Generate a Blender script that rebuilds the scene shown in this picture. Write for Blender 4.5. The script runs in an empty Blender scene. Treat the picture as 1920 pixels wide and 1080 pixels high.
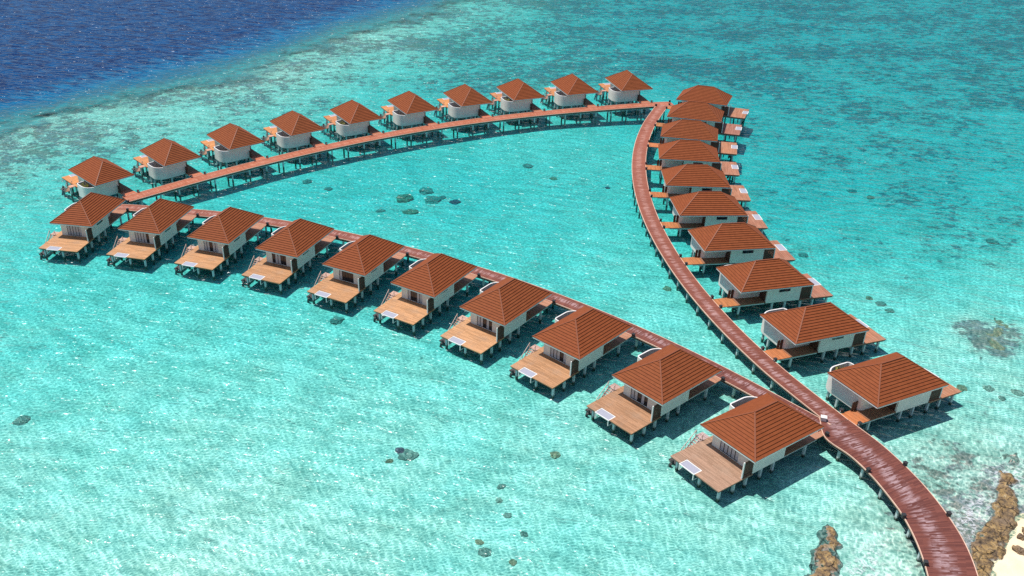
import bpy, math, random
import numpy as np
from mathutils import Matrix, Vector, noise
random.seed(7)
R_ = math.radians
scene = bpy.context.scene
COL = scene.collection

# ------------------------------------------------------------------ helpers
def tag(o, label=None, cat=None, group=None, kind=None):
    if label: o['label'] = label
    if cat: o['category'] = cat
    if group: o['group'] = group
    if kind: o['kind'] = kind
    return o

class MB:
    """collects faces, builds ONE mesh object"""
    def __init__(s): s.v = []; s.f = []; s.uv = []
    def add(s, vs, fs):
        b = len(s.v); s.v += [tuple(p) for p in vs]; s.f += [tuple(i + b for i in f) for f in fs]
        return s
    def box(s, x0, x1, y0, y1, z0, z1):
        return s.add([(x0,y0,z0),(x1,y0,z0),(x1,y1,z0),(x0,y1,z0),(x0,y0,z1),(x1,y0,z1),(x1,y1,z1),(x0,y1,z1)],
                     [(3,2,1,0),(4,5,6,7),(0,1,5,4),(1,2,6,5),(2,3,7,6),(3,0,4,7)])
    def bar(s, a, b, w, h=None):
        h = h or w; a = Vector(a); b = Vector(b); d = (b - a).normalized()
        up = Vector((0,0,1)) if abs(d.z) < .95 else Vector((1,0,0))
        sd = d.cross(up).normalized() * (w/2); up = sd.cross(d).normalized() * (h/2)
        vs = [p + i*sd + j*up for p in (a, b) for i, j in ((-1,-1),(1,-1),(1,1),(-1,1))]
        return s.add(vs, [(0,1,2,3),(7,6,5,4),(0,4,5,1),(1,5,6,2),(2,6,7,3),(3,7,4,0)])
    def prism(s, pts, z0, z1):
        n = len(pts)
        a = sum(pts[i][0]*pts[(i+1)%n][1] - pts[(i+1)%n][0]*pts[i][1] for i in range(n))
        if a < 0: pts = pts[::-1]
        vs = [(x,y,z0) for x,y in pts] + [(x,y,z1) for x,y in pts]
        return s.add(vs, [tuple(range(n-1,-1,-1)), tuple(range(n,2*n))] + [(i,(i+1)%n,n+(i+1)%n,n+i) for i in range(n)])
    def wall(s, path, t, z0, z1, side=1):
        """ribbon wall of thickness t along an open path"""
        n = len(path); off = []
        for i in range(n):
            a = Vector(path[max(i-1,0)]); b = Vector(path[min(i+1,n-1)]); d = (b-a).normalized()
            off.append(Vector((-d.y, d.x)) * t * side)
        A = [Vector(p) for p in path]; B = [A[i] + off[i] for i in range(n)]
        vs = [(p.x,p.y,z) for z in (z0,z1) for L in (A,B) for p in L]
        fs = []
        for i in range(n-1):
            a0,a1,b0,b1 = i,i+1,n+i,n+i+1; A0,A1,B0,B1 = 2*n+i,2*n+i+1,3*n+i,3*n+i+1
            fs += [(a0,A0,A1,a1),(b0,b1,B1,B0),(A0,B0,B1,A1),(a0,a1,b1,b0)]
        fs += [(0,n,3*n,2*n),(n-1,3*n-1,4*n-1,2*n-1)][:1] + [(n-1,3*n-1,4*n-1,2*n-1)]
        return s.add(vs, fs)
    def build(s, name, mat, parent=None, mir=False, smooth=False, col=None):
        v = s.v; f = s.f
        if mir: v = [(x,-y,z) for x,y,z in v]; f = [q[::-1] for q in f]
        me = bpy.data.meshes.new(name); me.from_pydata(v, [], f); me.update()
        if smooth: me.polygons.foreach_set('use_smooth', [True]*len(me.polygons))
        me.materials.append(mat)
        o = bpy.data.objects.new(name, me); COL.objects.link(o)
        if parent: o.parent = parent
        if col: o.color = col
        return o

def empty(name, loc=(0,0,0), rz=0):
    o = bpy.data.objects.new(name, None); COL.objects.link(o)
    o.location = loc; o.rotation_euler = (0,0,rz); o.empty_display_size = .5
    return o

def copy_tree(o, parent=None):
    c = o.copy(); COL.objects.link(c)
    if parent: c.parent = parent
    for ch in o.children: copy_tree(ch, c)
    return c

# ------------------------------------------------------------------ node helpers
class NT:
    def __init__(s, name):
        s.m = bpy.data.materials.new(name); s.m.use_nodes = True
        s.t = s.m.node_tree; s.t.nodes.clear()
        s.out = s.t.nodes.new('ShaderNodeOutputMaterial')
    def n(s, typ, **kw):
        nd = s.t.nodes.new(typ)
        for k, v in kw.items():
            if k.startswith('i_'):
                key = k[2:]; key = int(key) if key.isdigit() else key.replace('_', ' ')
                s.set(nd.inputs[key], v)
            else: setattr(nd, k, v)
        return nd
    def set(s, sock, v):
        if isinstance(v, bpy.types.NodeSocket): s.t.links.new(v, sock)
        elif isinstance(v, bpy.types.Node): s.t.links.new(v.outputs[0], sock)
        else:
            if isinstance(v, (tuple, list)) and len(v) == 3 and sock.type == 'RGBA': v = (*v, 1)
            sock.default_value = v
    def math(s, op, a, b=None, c=None, clamp=False):
        nd = s.t.nodes.new('ShaderNodeMath'); nd.operation = op; nd.use_clamp = clamp
        for i, v in enumerate((a, b, c)):
            if v is not None: s.set(nd.inputs[i], v)
        return nd.outputs[0]
    def mix(s, f, a, b, mode='MIX'):
        nd = s.t.nodes.new('ShaderNodeMix'); nd.data_type = 'RGBA'; nd.blend_type = mode
        s.set(nd.inputs[0], f); s.set(nd.inputs[6], a); s.set(nd.inputs[7], b)
        return nd.outputs[2]
    def ramp(s, f, stops):
        nd = s.t.nodes.new('ShaderNodeValToRGB'); e = nd.color_ramp.elements
        while len(e) < len(stops): e.new(.5)
        for i, (p, c) in enumerate(stops): e[i].position = p; e[i].color = (*c, 1) if len(c) == 3 else c
        s.set(nd.inputs[0], f); return nd.outputs[0]
    def sstep(s, x, a, b, lo=0., hi=1.):
        nd = s.t.nodes.new('ShaderNodeMapRange'); nd.interpolation_type = 'SMOOTHSTEP'
        for i, v in enumerate((x, a, b, lo, hi)): s.set(nd.inputs[i], v)
        return nd.outputs[0]
    def coords(s, kind='Object'):
        return s.n('ShaderNodeTexCoord').outputs[kind]
    def pos(s): return s.n('ShaderNodeNewGeometry').outputs['Position']
    def mapping(s, vec, scale=(1,1,1), rot=(0,0,0), loc=(0,0,0)):
        nd = s.n('ShaderNodeMapping', i_Scale=scale, i_Rotation=rot, i_Location=loc); s.set(nd.inputs[0], vec); return nd.outputs[0]
    def noise(s, vec, scale, detail=3, rough=.5, dist=0., out=0):
        nd = s.n('ShaderNodeTexNoise', i_Scale=scale, i_Detail=detail, i_Roughness=rough, i_Distortion=dist)
        s.set(nd.inputs['Vector'], vec); return nd.outputs[out]
    def principled(s, color, rough=.6, spec=.5, normal=None, metal=0.):
        p = s.n('ShaderNodeBsdfPrincipled'); s.set(p.inputs['Base Color'], color); s.set(p.inputs['Roughness'], rough)
        s.set(p.inputs['Specular IOR Level'], spec); p.inputs['Metallic'].default_value = metal
        if normal is not None: s.set(p.inputs['Normal'], normal)
        s.t.links.new(p.outputs[0], s.out.inputs[0]); return p
    def bump(s, h, dist, strength=1., normal=None):
        b = s.n('ShaderNodeBump', i_Strength=strength, i_Distance=dist); s.set(b.inputs['Height'], h)
        if normal is not None: s.set(b.inputs['Normal'], normal)
        return b.outputs[0]

M = {}
def plain(name, col, rough=.6, var=.08, scale=1.5, spec=.4):
    t = NT(name); c = t.coords()
    nz = t.noise(c, scale, 4, .6)
    a = tuple(x*(1-var) for x in col); b = tuple(min(1, x*(1+var)) for x in col)
    t.principled(t.ramp(nz, [(.3, a), (.7, b)]), rough, spec); M[name] = t.m
plain('stucco', (.74,.69,.62), .85, .07, 1.2)
plain('wall_coping', (.68,.65,.63), .7, .03)
plain('white_trim', (.72,.70,.66), .5, .06)
plain('concrete', (.50,.56,.56), .8, .16, 2.)
plain('dark_frame', (.035,.03,.03), .4, .1)
plain('dark_wood', (.075,.03,.018), .6, .25, 3.)
plain('rail_wood', (.50,.36,.31), .6, .15, 3.)
plain('curtain', (.47,.49,.53), .9, .12, 5.)
plain('dark_floor', (.16,.10,.07), .8, .2)  # dark brown colour of the room and bathroom floors
plain('lamp_black', (.03,.028,.03), .5, .1)
plain('lamp_lens', (.62,.60,.60), .35, .05)
plain('canvas_net', (.31,.31,.37), .8, .06, 12.)
plain('leaf', (.16,.15,.02), .6, .35, 6.)
plain('foot_wood', (.06,.055,.055), .8, .4, 4.)
t = NT('concrete'); p = t.pos(); sz = t.n('ShaderNodeSeparateXYZ'); t.set(sz.inputs[0], p)
f = t.noise(p, 2., 4, .6)
t.principled(t.mix(t.sstep(t.math('MULTIPLY_ADD', f, .5, sz.outputs[2]), .62, .25), t.ramp(f, [(.3, (.42,.48,.48)), (.7, (.58,.63,.62))]), (.10,.11,.085)), .8, .3); M['concrete'] = t.m
t = NT('door_pane'); oc = t.n('ShaderNodeObjectInfo').outputs['Color']; sp = t.n('ShaderNodeSeparateColor'); t.set(sp.inputs[0], oc)
c = t.coords(); wv_ = t.n('ShaderNodeTexWave', i_Scale=3.2, i_Distortion=.6, bands_direction='Y'); t.set(wv_.inputs['Vector'], c)
t.principled(t.mix(sp.outputs[0], (.014,.018,.026), t.mix(wv_.outputs[0], (.30,.31,.34), (.54,.55,.58))), .12, .6); M['door_pane'] = t.m
t = NT('glass'); t.principled((.012,.02,.035), .08, .8); M['glass'] = t.m

# weathered terracotta metal tiles; each course is real geometry, colour varies tile by tile
t = NT('roof_tile'); c = t.coords()
br = t.n('ShaderNodeTexWhiteNoise', noise_dimensions='3D')
sn = t.n('ShaderNodeVectorMath', operation='SNAP'); t.set(sn.inputs[0], c); sn.inputs[1].default_value = (.42,.42,.23)
t.set(br.inputs['Vector'], sn.outputs[0])
big = t.noise(c, .45, 3, .6)
rnd = t.n('ShaderNodeObjectInfo').outputs['Random']
colr = t.mix(br.outputs[0], (.178,.050,.0175), (.222,.064,.0225))
colr = t.mix(t.math('MULTIPLY', t.sstep(big, .35, .75), .35), colr, (.20,.052,.022))
colr = t.mix(t.math('MULTIPLY', rnd, .22), colr, (.24,.048,.013))
t.principled(colr, .7, .12, t.bump(t.noise(c, 9, 2), .01, .3)); M['roof_tile'] = t.m
plain('tile_gap_shade', (.07,.026,.015), .9, .1)  # dark brown paints in the shade under each roof course lip
plain('ridge_tile', (.20,.055,.02), .6, .1, 2.)

# planked wood; object colour = (red, green, blue tint of that deck); boards run along local Y
def planks(name, board=.145, axis=0, dark=.55, grey=(.33,.24,.18)):
    t = NT(name); c = t.coords(); oi = t.n('ShaderNodeObjectInfo')
    sp = t.n('ShaderNodeSeparateXYZ'); t.set(sp.inputs[0], c)
    x = sp.outputs[axis]; y = sp.outputs[1-axis]
    ix = t.math('FLOOR', t.math('DIVIDE', x, board))
    seg = t.math('FLOOR', t.math('DIVIDE', t.math('ADD', y, t.math('MULTIPLY', ix, 1.37)), 2.2))
    cmb = t.n('ShaderNodeCombineXYZ'); t.set(cmb.inputs[0], ix); t.set(cmb.inputs[1], seg); t.set(cmb.inputs[2], oi.outputs['Random'])
    wn = t.n('ShaderNodeTexWhiteNoise', noise_dimensions='3D'); t.set(wn.inputs['Vector'], cmb.outputs[0])
    sc = (5., .6, 1) if axis == 0 else (.6, 5., 1)
    grain = t.noise(t.mapping(c, sc), 1.3, 4, .65)
    blot = t.noise(c, .5, 3, .6)
    v = t.math('ADD', t.math('MULTIPLY', wn.outputs[0], .5), t.math('MULTIPLY', grain, .5))
    col = t.mix(v, t.mix(1., oi.outputs['Color'], (dark,dark*.95,dark*.85), 'MULTIPLY'), t.mix(1., oi.outputs['Color'], (1.3,1.3,1.3), 'MULTIPLY'))
    col = t.mix(t.math('MULTIPLY', t.sstep(blot, .45, .75), .35), col, grey)
    fr = t.math('FRACT', t.math('DIVIDE', x, board))
    gap = t.math('LESS_THAN', fr, .07)
    col = t.mix(t.math('MULTIPLY', gap, .75), col, (.03,.015,.01))
    t.principled(col, .62, .25); M[name] = t.m
planks('deck_planks')
planks('entry_planks', .145, 0, .6, (.30,.16,.10))

# boardwalk: UV = (metres along, metres across); 'worn' attribute 0 = orange far end, 1 = dark maroon near end
t = NT('walk_planks')
uv = t.coords('UV'); sp = t.n('ShaderNodeSeparateXYZ'); t.set(sp.inputs[0], uv); u = sp.outputs[0]; v = sp.outputs[1]
at = t.n('ShaderNodeAttribute', attribute_name='worn').outputs['Fac']
hw = t.n('ShaderNodeAttribute', attribute_name='half_width').outputs['Fac']
ib = t.math('FLOOR', t.math('DIVIDE', u, .15))
cmb = t.n('ShaderNodeCombineXYZ'); t.set(cmb.inputs[0], ib); t.set(cmb.inputs[1], t.math('FLOOR', t.math('DIVIDE', t.math('ADD', v, t.math('MULTIPLY', ib, .77)), 1.6)))
wn = t.n('ShaderNodeTexWhiteNoise', noise_dimensions='2D'); t.set(wn.inputs['Vector'], cmb.outputs[0])
streak = t.noise(t.mapping(uv, (3.2, .8, 1)), 1., 4, .7)
streak2 = t.noise(t.mapping(uv, (.9, .25, 1)), 1., 3, .6)
blot = t.noise(uv, .33, 3, .6)
near = t.mix(wn.outputs[0], (.105,.032,.024), (.185,.060,.042))
far = t.mix(wn.outputs[0], (.33,.098,.047), (.41,.132,.072))
base = t.mix(at, far, near)
base = t.mix(t.math('MULTIPLY', t.sstep(streak, .5, .7), t.math('MULTIPLY_ADD', at, -.2, .35)), base, (.20,.065,.04))
# scuffed strip off the centre line where people and carts go
av = t.math('ABSOLUTE', t.math('ADD', t.math('SUBTRACT', t.math('DIVIDE', v, hw), t.math('MULTIPLY', at, .12)), t.math('MULTIPLY', t.math('SUBTRACT', streak2, .5), .8)))
trk = t.sstep(av, .55, .12)
sc = t.math('MULTIPLY', trk, t.sstep(t.math('ADD', t.math('MULTIPLY', streak, .75), t.math('MULTIPLY', wn.outputs[0], .25)), .38, .66))
sc = t.math('MULTIPLY', sc, t.math('MULTIPLY_ADD', at, .30, .32))
base = t.mix(sc, base, t.mix(at, (.62,.33,.22), (.46,.34,.36)))
base = t.mix(t.math('MULTIPLY', t.sstep(blot, .55, .72), .3), base, (.16,.05,.035))
gap = t.math('LESS_THAN', t.math('FRACT', t.math('DIVIDE', u, .15)), .08)
base = t.mix(t.math('MULTIPLY', gap, .5), base, (.03,.012,.01))
t.principled(base, .5, .3); M['walk_planks'] = t.m
plain('walk_edge', (.62,.40,.30), .6, .15, .8)
plain('walk_side', (.10,.045,.03), .7, .2, .8)

# ------------------------------------------------------------------ terrain functions (metres, water level z = 0)
EDGE = np.array([(-420,-60),(-230,90),(-150,166),(-104,213.6),(-84,232.5),(-61,257),(-34,297),(0.5,345.6),(40,405),(90,470),(200,640)], float)*.9922
BEACH = np.array([(140,60),(90,66),(72,71.5),(66.5,73.6),(63.6,73.0),(62,70.9),(60.3,68.6),(58.6,67.2),(56.9,65.3),(53,60),(46,50),(30,30),(10,10)], float)*.9922
def seg_sd(P, L):
    """signed distance to polyline, positive on its left"""
    best = np.full(len(P), 1e9); sg = np.ones(len(P))
    for a, b in zip(L[:-1], L[1:]):
        d = b-a; tt = np.clip(((P-a)@d)/(d@d), 0, 1); q = P - (a + tt[:,None]*d)
        r = np.hypot(q[:,0], q[:,1]); cr = d[0]*q[:,1]-d[1]*q[:,0]
        m = r < best - 1e-9; best[m] = r[m]; sg[m] = np.where(cr[m] >= 0, 1, -1)
    return best*sg
def fbm(P, sc, oct=3, seed=0.):
    return np.array([noise.fractal((x*sc+seed, y*sc-seed, seed*.37), 1., 2., oct) for x, y in P])
def smooth(x, a, b):
    t = np.clip((x-a)/(b-a), 0, 1); return t*t*(3-2*t)
def terrain(P):
    """returns height of the ground, reef density"""
    P = np.asarray(P, float); x, y = P[:,0], P[:,1]
    s = seg_sd(P, EDGE) + 4*fbm(P, .03, 2, 3.1) + 2.5*fbm(P, .12, 2, 9.2)
    b = seg_sd(P, BEACH)            # positive = land side? fixed below
    b = -b                          # positive towards the lagoon
    base = .52 + .54*smooth(y - .15*x, 78, 135) + .13*fbm(P, .03, 3, 1.7) + .05*fbm(P, .2, 2, 5.)
    base += .95*smooth(y - .25*x, 95, 150)*smooth(x, 25, 75)          # deeper, bluer on the right
    base += .42*smooth(y + .2*x, 105, 165)*smooth(-x, -55, -5)*smooth(s, -10, -70)
    base += .5*smooth(y, 180, 300)*smooth(x, -40, 60)
    base -= .48*smooth(s, -75, -25)
    shore = .021*np.maximum(b, 0) + .05 + .05*fbm(P, .25, 3, 8.)
    base = np.where(b < 45, np.minimum(base, shore + .25*(shore > .3)*(shore-.3)), base)
    land = np.minimum(-b*.07, 1.6)
    d = np.where(b > 0, base, -land)
    d = d + 6.5*np.clip((s+5)/31, 0, 1)**1.15 + .04*np.maximum(s-20, 0)
    shoal = np.hypot((x-80.8)/6.0, (y-109.8)/6.5) + .35*fbm(P, .3, 3, 6.6)
    d = d - (d-.42)*smooth(shoal, 1.25, .5)*(d > .42)
    reef = .10 + .0*x
    reef = np.maximum(reef, .80*smooth(s, -85, -25))
    reef = np.maximum(reef, (.54+.26*smooth(y, 150, 300))*smooth(x - .22*(y-190), 42, 78)*smooth(y, 108, 150))
    reef = np.maximum(reef, .80*smooth(y, 218, 248))
    reef = np.maximum(reef, .95*smooth(y, 312, 345)*smooth(x, 60, 140))
    reef = np.maximum(reef, .74*smooth(b, 24, 6)*smooth(x, 44, 52))
    reef = np.maximum(reef, 1.0*smooth(shoal, 1.2, .6))
    reef = reef*smooth(s, 6, -2)
    murk = smooth(s + 6*fbm(P, .09, 3, 4.4), -17, 3)
    return np.where(d > 0, -d*(.62+.72*smooth(y, 151, 161)), -d), reef, b, d, murk

def axis(lo, hi, step, far, n):
    mid = np.arange(lo, hi+.01, step); k = np.linspace(0, 1, n)[1:]
    return np.concatenate([lo - (k[::-1]**2.5)*(far+lo) , mid, hi + (k**2.5)*(far-hi)])
gx = axis(-200, 250, 2.5, 6000, 10); gy = axis(30, 420, 2.5, 6000, 10)
GX, GY = np.meshgrid(gx, gy); GP = np.stack([GX.ravel(), GY.ravel()], 1)
Hh, RF, BB, DD, MK = terrain(GP)
nx, ny = len(gx), len(gy)
GF = [(j*nx+i, j*nx+i+1, (j+1)*nx+i+1, (j+1)*nx+i) for j in range(ny-1) for i in range(nx-1)]
def grid_obj(name, z, mat, attrs):
    me = bpy.data.meshes.new(name); me.from_pydata([(p[0],p[1],q) for p, q in zip(GP, z)], [], GF); me.update()
    me.polygons.foreach_set('use_smooth', [True]*len(me.polygons))
    for k, a in attrs.items():
        at = me.attributes.new(k, 'FLOAT', 'POINT'); at.data.foreach_set('value', np.asarray(a, np.float32))
    me.materials.append(mat); o = bpy.data.objects.new(name, me); COL.objects.link(o); return o

# seabed material: white coral sand with ragged coral and rubble patches
t = NT('seabed'); p = t.pos()
reef = t.n('ShaderNodeAttribute', attribute_name='reef').outputs['Fac']
n1 = t.noise(p, .10, 4, .6, .6); n2 = t.noise(t.mapping(p, (.75,1.,1)), .52, 5, .68, .3); n3 = t.noise(p, 1.5, 4, .65)
val = t.math('ADD', t.math('ADD', t.math('MULTIPLY', n1, .30), t.math('MULTIPLY', n2, .65)), t.math('MULTIPLY', n3, .22))
n0 = t.noise(t.mapping(p, (.7,1.,1)), .033, 3, .55)
thr = t.math('MULTIPLY_ADD', t.math('SUBTRACT', n0, .5), -.42, t.math('MULTIPLY_ADD', reef, -.30, .81))
mask = t.sstep(t.math('SUBTRACT', val, thr), -.02, .05)
hue = t.noise(p, .22, 3, .6)
ccol = t.ramp(hue, [(.28, (.24,.20,.165)), (.45, (.38,.24,.22)), (.56, (.33,.26,.30)), (.7, (.20,.19,.16))])
ccol = t.mix(t.sstep(n3, .45, .75), ccol, (.09,.08,.075))
sand = t.ramp(t.noise(p, .16, 4, .6), [(.3, (.78,.77,.64)), (.7, (.91,.91,.80))])
sand = t.mix(t.math('MULTIPLY', t.sstep(n3, .4, .7), .18), sand, (.52,.50,.40))
rub = t.math('MULTIPLY', t.sstep(t.math('SUBTRACT', val, thr), -.16, .0), .35)
sand = t.mix(rub, sand, (.42,.37,.31))
t.principled(t.mix(t.math('MULTIPLY', mask, .82), sand, ccol), .9, .1, t.bump(t.math('ADD', n2, t.math('MULTIPLY', n3, .3)), .5, .5)); M['seabed'] = t.m
grid_obj('seabed', np.minimum(Hh, np.where(BB < 3, -.12, 99)), M['seabed'], {'reef': RF})['kind'] = 'structure'

# water: fresnel mirror of the sky over tinted clear water; caustic light is painted into its transmission colour
t = NT('sea_water'); p = t.pos()
dep = t.n('ShaderNodeAttribute', attribute_name='depth').outputs['Fac']
wp = t.mapping(p, (1, 1, 1), (0, 0, R_(20)))
w1 = t.noise(t.mapping(wp, (.36, .85, 1)), 1., 1, .5, .5)
w2 = t.noise(t.mapping(wp, (1., 1.9, 1)), 1., 1, .5, .6)
w3 = t.noise(t.mapping(p, (.09, .16, 1)), 1., 3, .5)
hgt = t.math('ADD', t.math('ADD', t.math('MULTIPLY', w1, .52), t.math('MULTIPLY', w2, .10)), t.math('MULTIPLY', w3, .45))
nrm = t.bump(hgt, 1.5, 1.)
# caustic light network, drawn as a pattern in the transmission colour
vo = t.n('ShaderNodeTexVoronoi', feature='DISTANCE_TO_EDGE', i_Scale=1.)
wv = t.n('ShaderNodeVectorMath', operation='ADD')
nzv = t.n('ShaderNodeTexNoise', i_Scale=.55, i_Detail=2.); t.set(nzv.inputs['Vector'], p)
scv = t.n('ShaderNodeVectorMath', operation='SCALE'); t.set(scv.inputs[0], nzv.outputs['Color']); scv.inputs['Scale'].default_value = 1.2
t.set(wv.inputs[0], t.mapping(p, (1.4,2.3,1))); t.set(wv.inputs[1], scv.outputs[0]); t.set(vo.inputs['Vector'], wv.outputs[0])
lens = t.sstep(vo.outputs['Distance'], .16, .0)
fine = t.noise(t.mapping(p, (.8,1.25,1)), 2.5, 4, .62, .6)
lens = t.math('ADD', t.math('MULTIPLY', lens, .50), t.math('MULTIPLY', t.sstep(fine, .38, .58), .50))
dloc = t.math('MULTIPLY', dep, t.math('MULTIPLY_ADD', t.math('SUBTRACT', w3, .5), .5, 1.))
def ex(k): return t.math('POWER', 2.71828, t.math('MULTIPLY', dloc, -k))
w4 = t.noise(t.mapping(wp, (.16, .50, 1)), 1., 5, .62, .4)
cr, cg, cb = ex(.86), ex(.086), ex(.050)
caustic_tint = t.math('MULTIPLY', t.math('MULTIPLY_ADD', lens, .49, .59), t.math('MULTIPLY_ADD', t.sstep(w4, .38, .58), .15, .87))  # caustics and ripple shading multiplied into the transmission colour
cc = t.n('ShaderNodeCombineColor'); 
t.set(cc.inputs[0], t.math('MULTIPLY', cr, t.math('POWER', caustic_tint, 1.5))); t.set(cc.inputs[1], t.math('MULTIPLY', cg, caustic_tint)); t.set(cc.inputs[2], t.math('MULTIPLY', cb, caustic_tint))
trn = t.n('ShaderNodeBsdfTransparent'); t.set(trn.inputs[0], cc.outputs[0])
# light scattered back by the water itself, deep blue where it is deep
scat = t.n('ShaderNodeBsdfDiffuse')
shal = t.ramp(t.math('DIVIDE', dep, 9.), [(.10, (.035,.27,.29)), (.22, (.006,.15,.25)), (.40, (.0012,.080,.19)), (.75, (.0001,.032,.118))])
shal = t.mix(t.sstep(dep, 3.4, 2.), shal, t.mix(t.sstep(t.noise(p, .45, 5, .68), .4, .62), t.mix(.55, shal, (.05,.10,.12)), shal))
painted_ripple = t.mix(t.sstep(w4, .36, .64), (.35,.42,.60), (1.9,1.75,1.45))  # sky-lit and dark wave facets painted into the deep water colour
t.set(scat.inputs['Color'], t.mix(t.sstep(dep, 1.5, 5.), shal, t.mix(1., shal, painted_ripple, 'MULTIPLY')))
mk = t.n('ShaderNodeAttribute', attribute_name='murk').outputs['Fac']
mk = t.sstep(t.math('MULTIPLY_ADD', t.math('SUBTRACT', t.noise(p, .16, 5, .65, .5), .5), 1.3, mk), .12, .78)
mk = t.math('MAXIMUM', mk, t.sstep(dep, 2.6, 3.6))
sf = t.math('MAXIMUM', t.math('MULTIPLY', mk, t.math('MULTIPLY_ADD', t.sstep(dep, 1., 4.), .25, .75)), t.math('MULTIPLY', t.sstep(dep, .3, 2.4), .16))
mx = t.n('ShaderNodeMixShader'); t.set(mx.inputs[0], sf); t.t.links.new(trn.outputs[0], mx.inputs[1]); t.t.links.new(scat.outputs[0], mx.inputs[2])
# foam where swell breaks on the rocks
foam = t.n('ShaderNodeAttribute', attribute_name='foam').outputs['Fac']
fm = t.math('MULTIPLY', t.math('MULTIPLY', foam, .6), t.sstep(t.noise(p, 1.3, 5, .7, 1.), .46, .60))
fd = t.n('ShaderNodeBsdfDiffuse', i_Color=(.85,.85,.9,1))
mf = t.n('ShaderNodeMixShader'); t.set(mf.inputs[0], fm); t.t.links.new(mx.outputs[0], mf.inputs[1]); t.t.links.new(fd.outputs[0], mf.inputs[2])
gl = t.n('ShaderNodeBsdfGlossy', i_Roughness=.19); t.set(gl.inputs['Normal'], nrm)
fr = t.n('ShaderNodeFresnel', i_IOR=1.33); t.set(fr.inputs['Normal'], nrm)
mg = t.n('ShaderNodeMixShader'); t.set(mg.inputs[0], t.math('MULTIPLY', fr.outputs[0], .46)); t.t.links.new(mf.outputs[0], mg.inputs[1]); t.t.links.new(gl.outputs[0], mg.inputs[2])
t.t.links.new(mg.outputs[0], t.out.inputs[0]); M['sea_water'] = t.m
FOAM = [(57.8,72.6,2.6),(61.5,75.5,2.2),(65.2,79.6,2.2),(67.6,79.8,1.8),(56.6,70.2,1.8),(44.8,67.0,2.2),(44.0,65.8,2.0),(66.9,76.7,1.6)]
fo = np.zeros(len(GP))
FOAM = [(a*.9922, b_*.9922, r) for a, b_, r in FOAM]
for a, b_, r in FOAM: fo = np.maximum(fo, smooth(np.hypot(GP[:,0]-a, GP[:,1]-b_), r*1.25, r*.2))
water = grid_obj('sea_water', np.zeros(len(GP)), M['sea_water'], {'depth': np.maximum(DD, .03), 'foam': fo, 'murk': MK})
water['kind'] = 'structure'

# beach
t = NT('beach_sand'); p = t.pos()
t.principled(t.mix(t.math('MULTIPLY', t.noise(p, 6., 3), .4), t.ramp(t.noise(p, .5, 4), [(.3, (.74,.57,.38)), (.7, (.85,.70,.50))]), (.62,.45,.28)), .95, .1,
             t.bump(t.noise(p, 3., 3), .08, .6)); M['beach_sand'] = t.m
bx = np.arange(10, 84, .8); by = np.arange(24, 98, .8); BX, BY = np.meshgrid(bx, by); BPt = np.stack([BX.ravel(), BY.ravel()], 1)
hb, _, bb, _, _ = terrain(BPt); hb = hb + .03*fbm(BPt, .8, 2, 2.) + .0
keep = bb < 1.6; idm = -np.ones(len(BPt), int); idm[keep] = np.arange(keep.sum()); mbx = MB(); mbx.v = [(a[0],a[1],max(z,-.11)+.02) for a, z in zip(BPt[keep], hb[keep])]
n_ = len(bx)
for j in range(len(by)-1):
    for i in range(n_-1):
        q = idm[[j*n_+i, j*n_+i+1, (j+1)*n_+i+1, (j+1)*n_+i]]
        if (q >= 0).all(): mbx.f.append(tuple(int(k) for k in q))
mbx.build('beach', M['beach_sand'], smooth=True)['kind'] = 'structure'

# ------------------------------------------------------------------ rocks and coral
t = NT('shore_rock'); p = t.pos()
vor = t.n('ShaderNodeTexVoronoi', feature='DISTANCE_TO_EDGE', i_Scale=.48); 
wv = t.n('ShaderNodeVectorMath', operation='ADD'); nz = t.n('ShaderNodeTexNoise', i_Scale=.9, i_Detail=3.); t.set(nz.inputs['Vector'], p)
t.set(wv.inputs[0], p); t.set(wv.inputs[1], nz.outputs['Color']); t.set(vor.inputs['Vector'], wv.outputs[0])
crack = t.math('MULTIPLY', t.sstep(vor.outputs['Distance'], .045, .0), t.sstep(t.noise(p, .5, 3, .6), .42, .56))
f1 = t.noise(p, 1.1, 5, .65); f2 = t.noise(p, .35, 3, .6); f3 = t.noise(p, 3.5, 3, .6)
rc = t.ramp(f1, [(.30, (.05,.04,.028)), (.43, (.15,.10,.055)), (.56, (.30,.19,.075)), (.75, (.42,.34,.22))])
rc = t.mix(t.sstep(f2, .5, .7), rc, (.20,.14,.09))
rc = t.mix(t.sstep(f3, .5, .66), rc, (.09,.06,.04))
sz = t.n('ShaderNodeSeparateXYZ'); t.set(sz.inputs[0], p)
rc = t.mix(t.sstep(t.math('MULTIPLY_ADD', f1, .25, sz.outputs[2]), .26, .06), rc, t.ramp(f3, [(.3,(.16,.14,.12)),(.7,(.34,.31,.27))]))
rc = t.mix(t.math('MULTIPLY', crack, .85), rc, (.025,.02,.018))
t.principled(rc, .75, .3, t.bump(t.math('SUBTRACT', f1, t.math('MULTIPLY', crack, .5)), .35, .9)); M['shore_rock'] = t.m
def coral_mat(name, a, b, c_):
    t = NT(name); p = t.coords(); f1 = t.noise(p, 2.2, 4, .65); f2 = t.noise(p, 7., 2, .6)
    cc = t.ramp(f1, [(.3, a), (.5, b), (.68, c_)]); cc = t.mix(t.sstep(f2, .5, .7), cc, tuple(x*.55 for x in a))
    t.principled(cc, .9, .1, t.bump(f2, .08, .8)); M[name] = t.m
coral_mat('coral_brown', (.38,.23,.15), (.58,.34,.22), (.50,.43,.29))
coral_mat('coral_dark', (.28,.25,.21), (.40,.35,.30), (.52,.48,.40))
coral_mat('coral_purple', (.15,.08,.12), (.25,.14,.18), (.30,.20,.22))
coral_mat('coral_pale', (.36,.32,.26), (.50,.46,.38), (.24,.21,.17))

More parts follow.
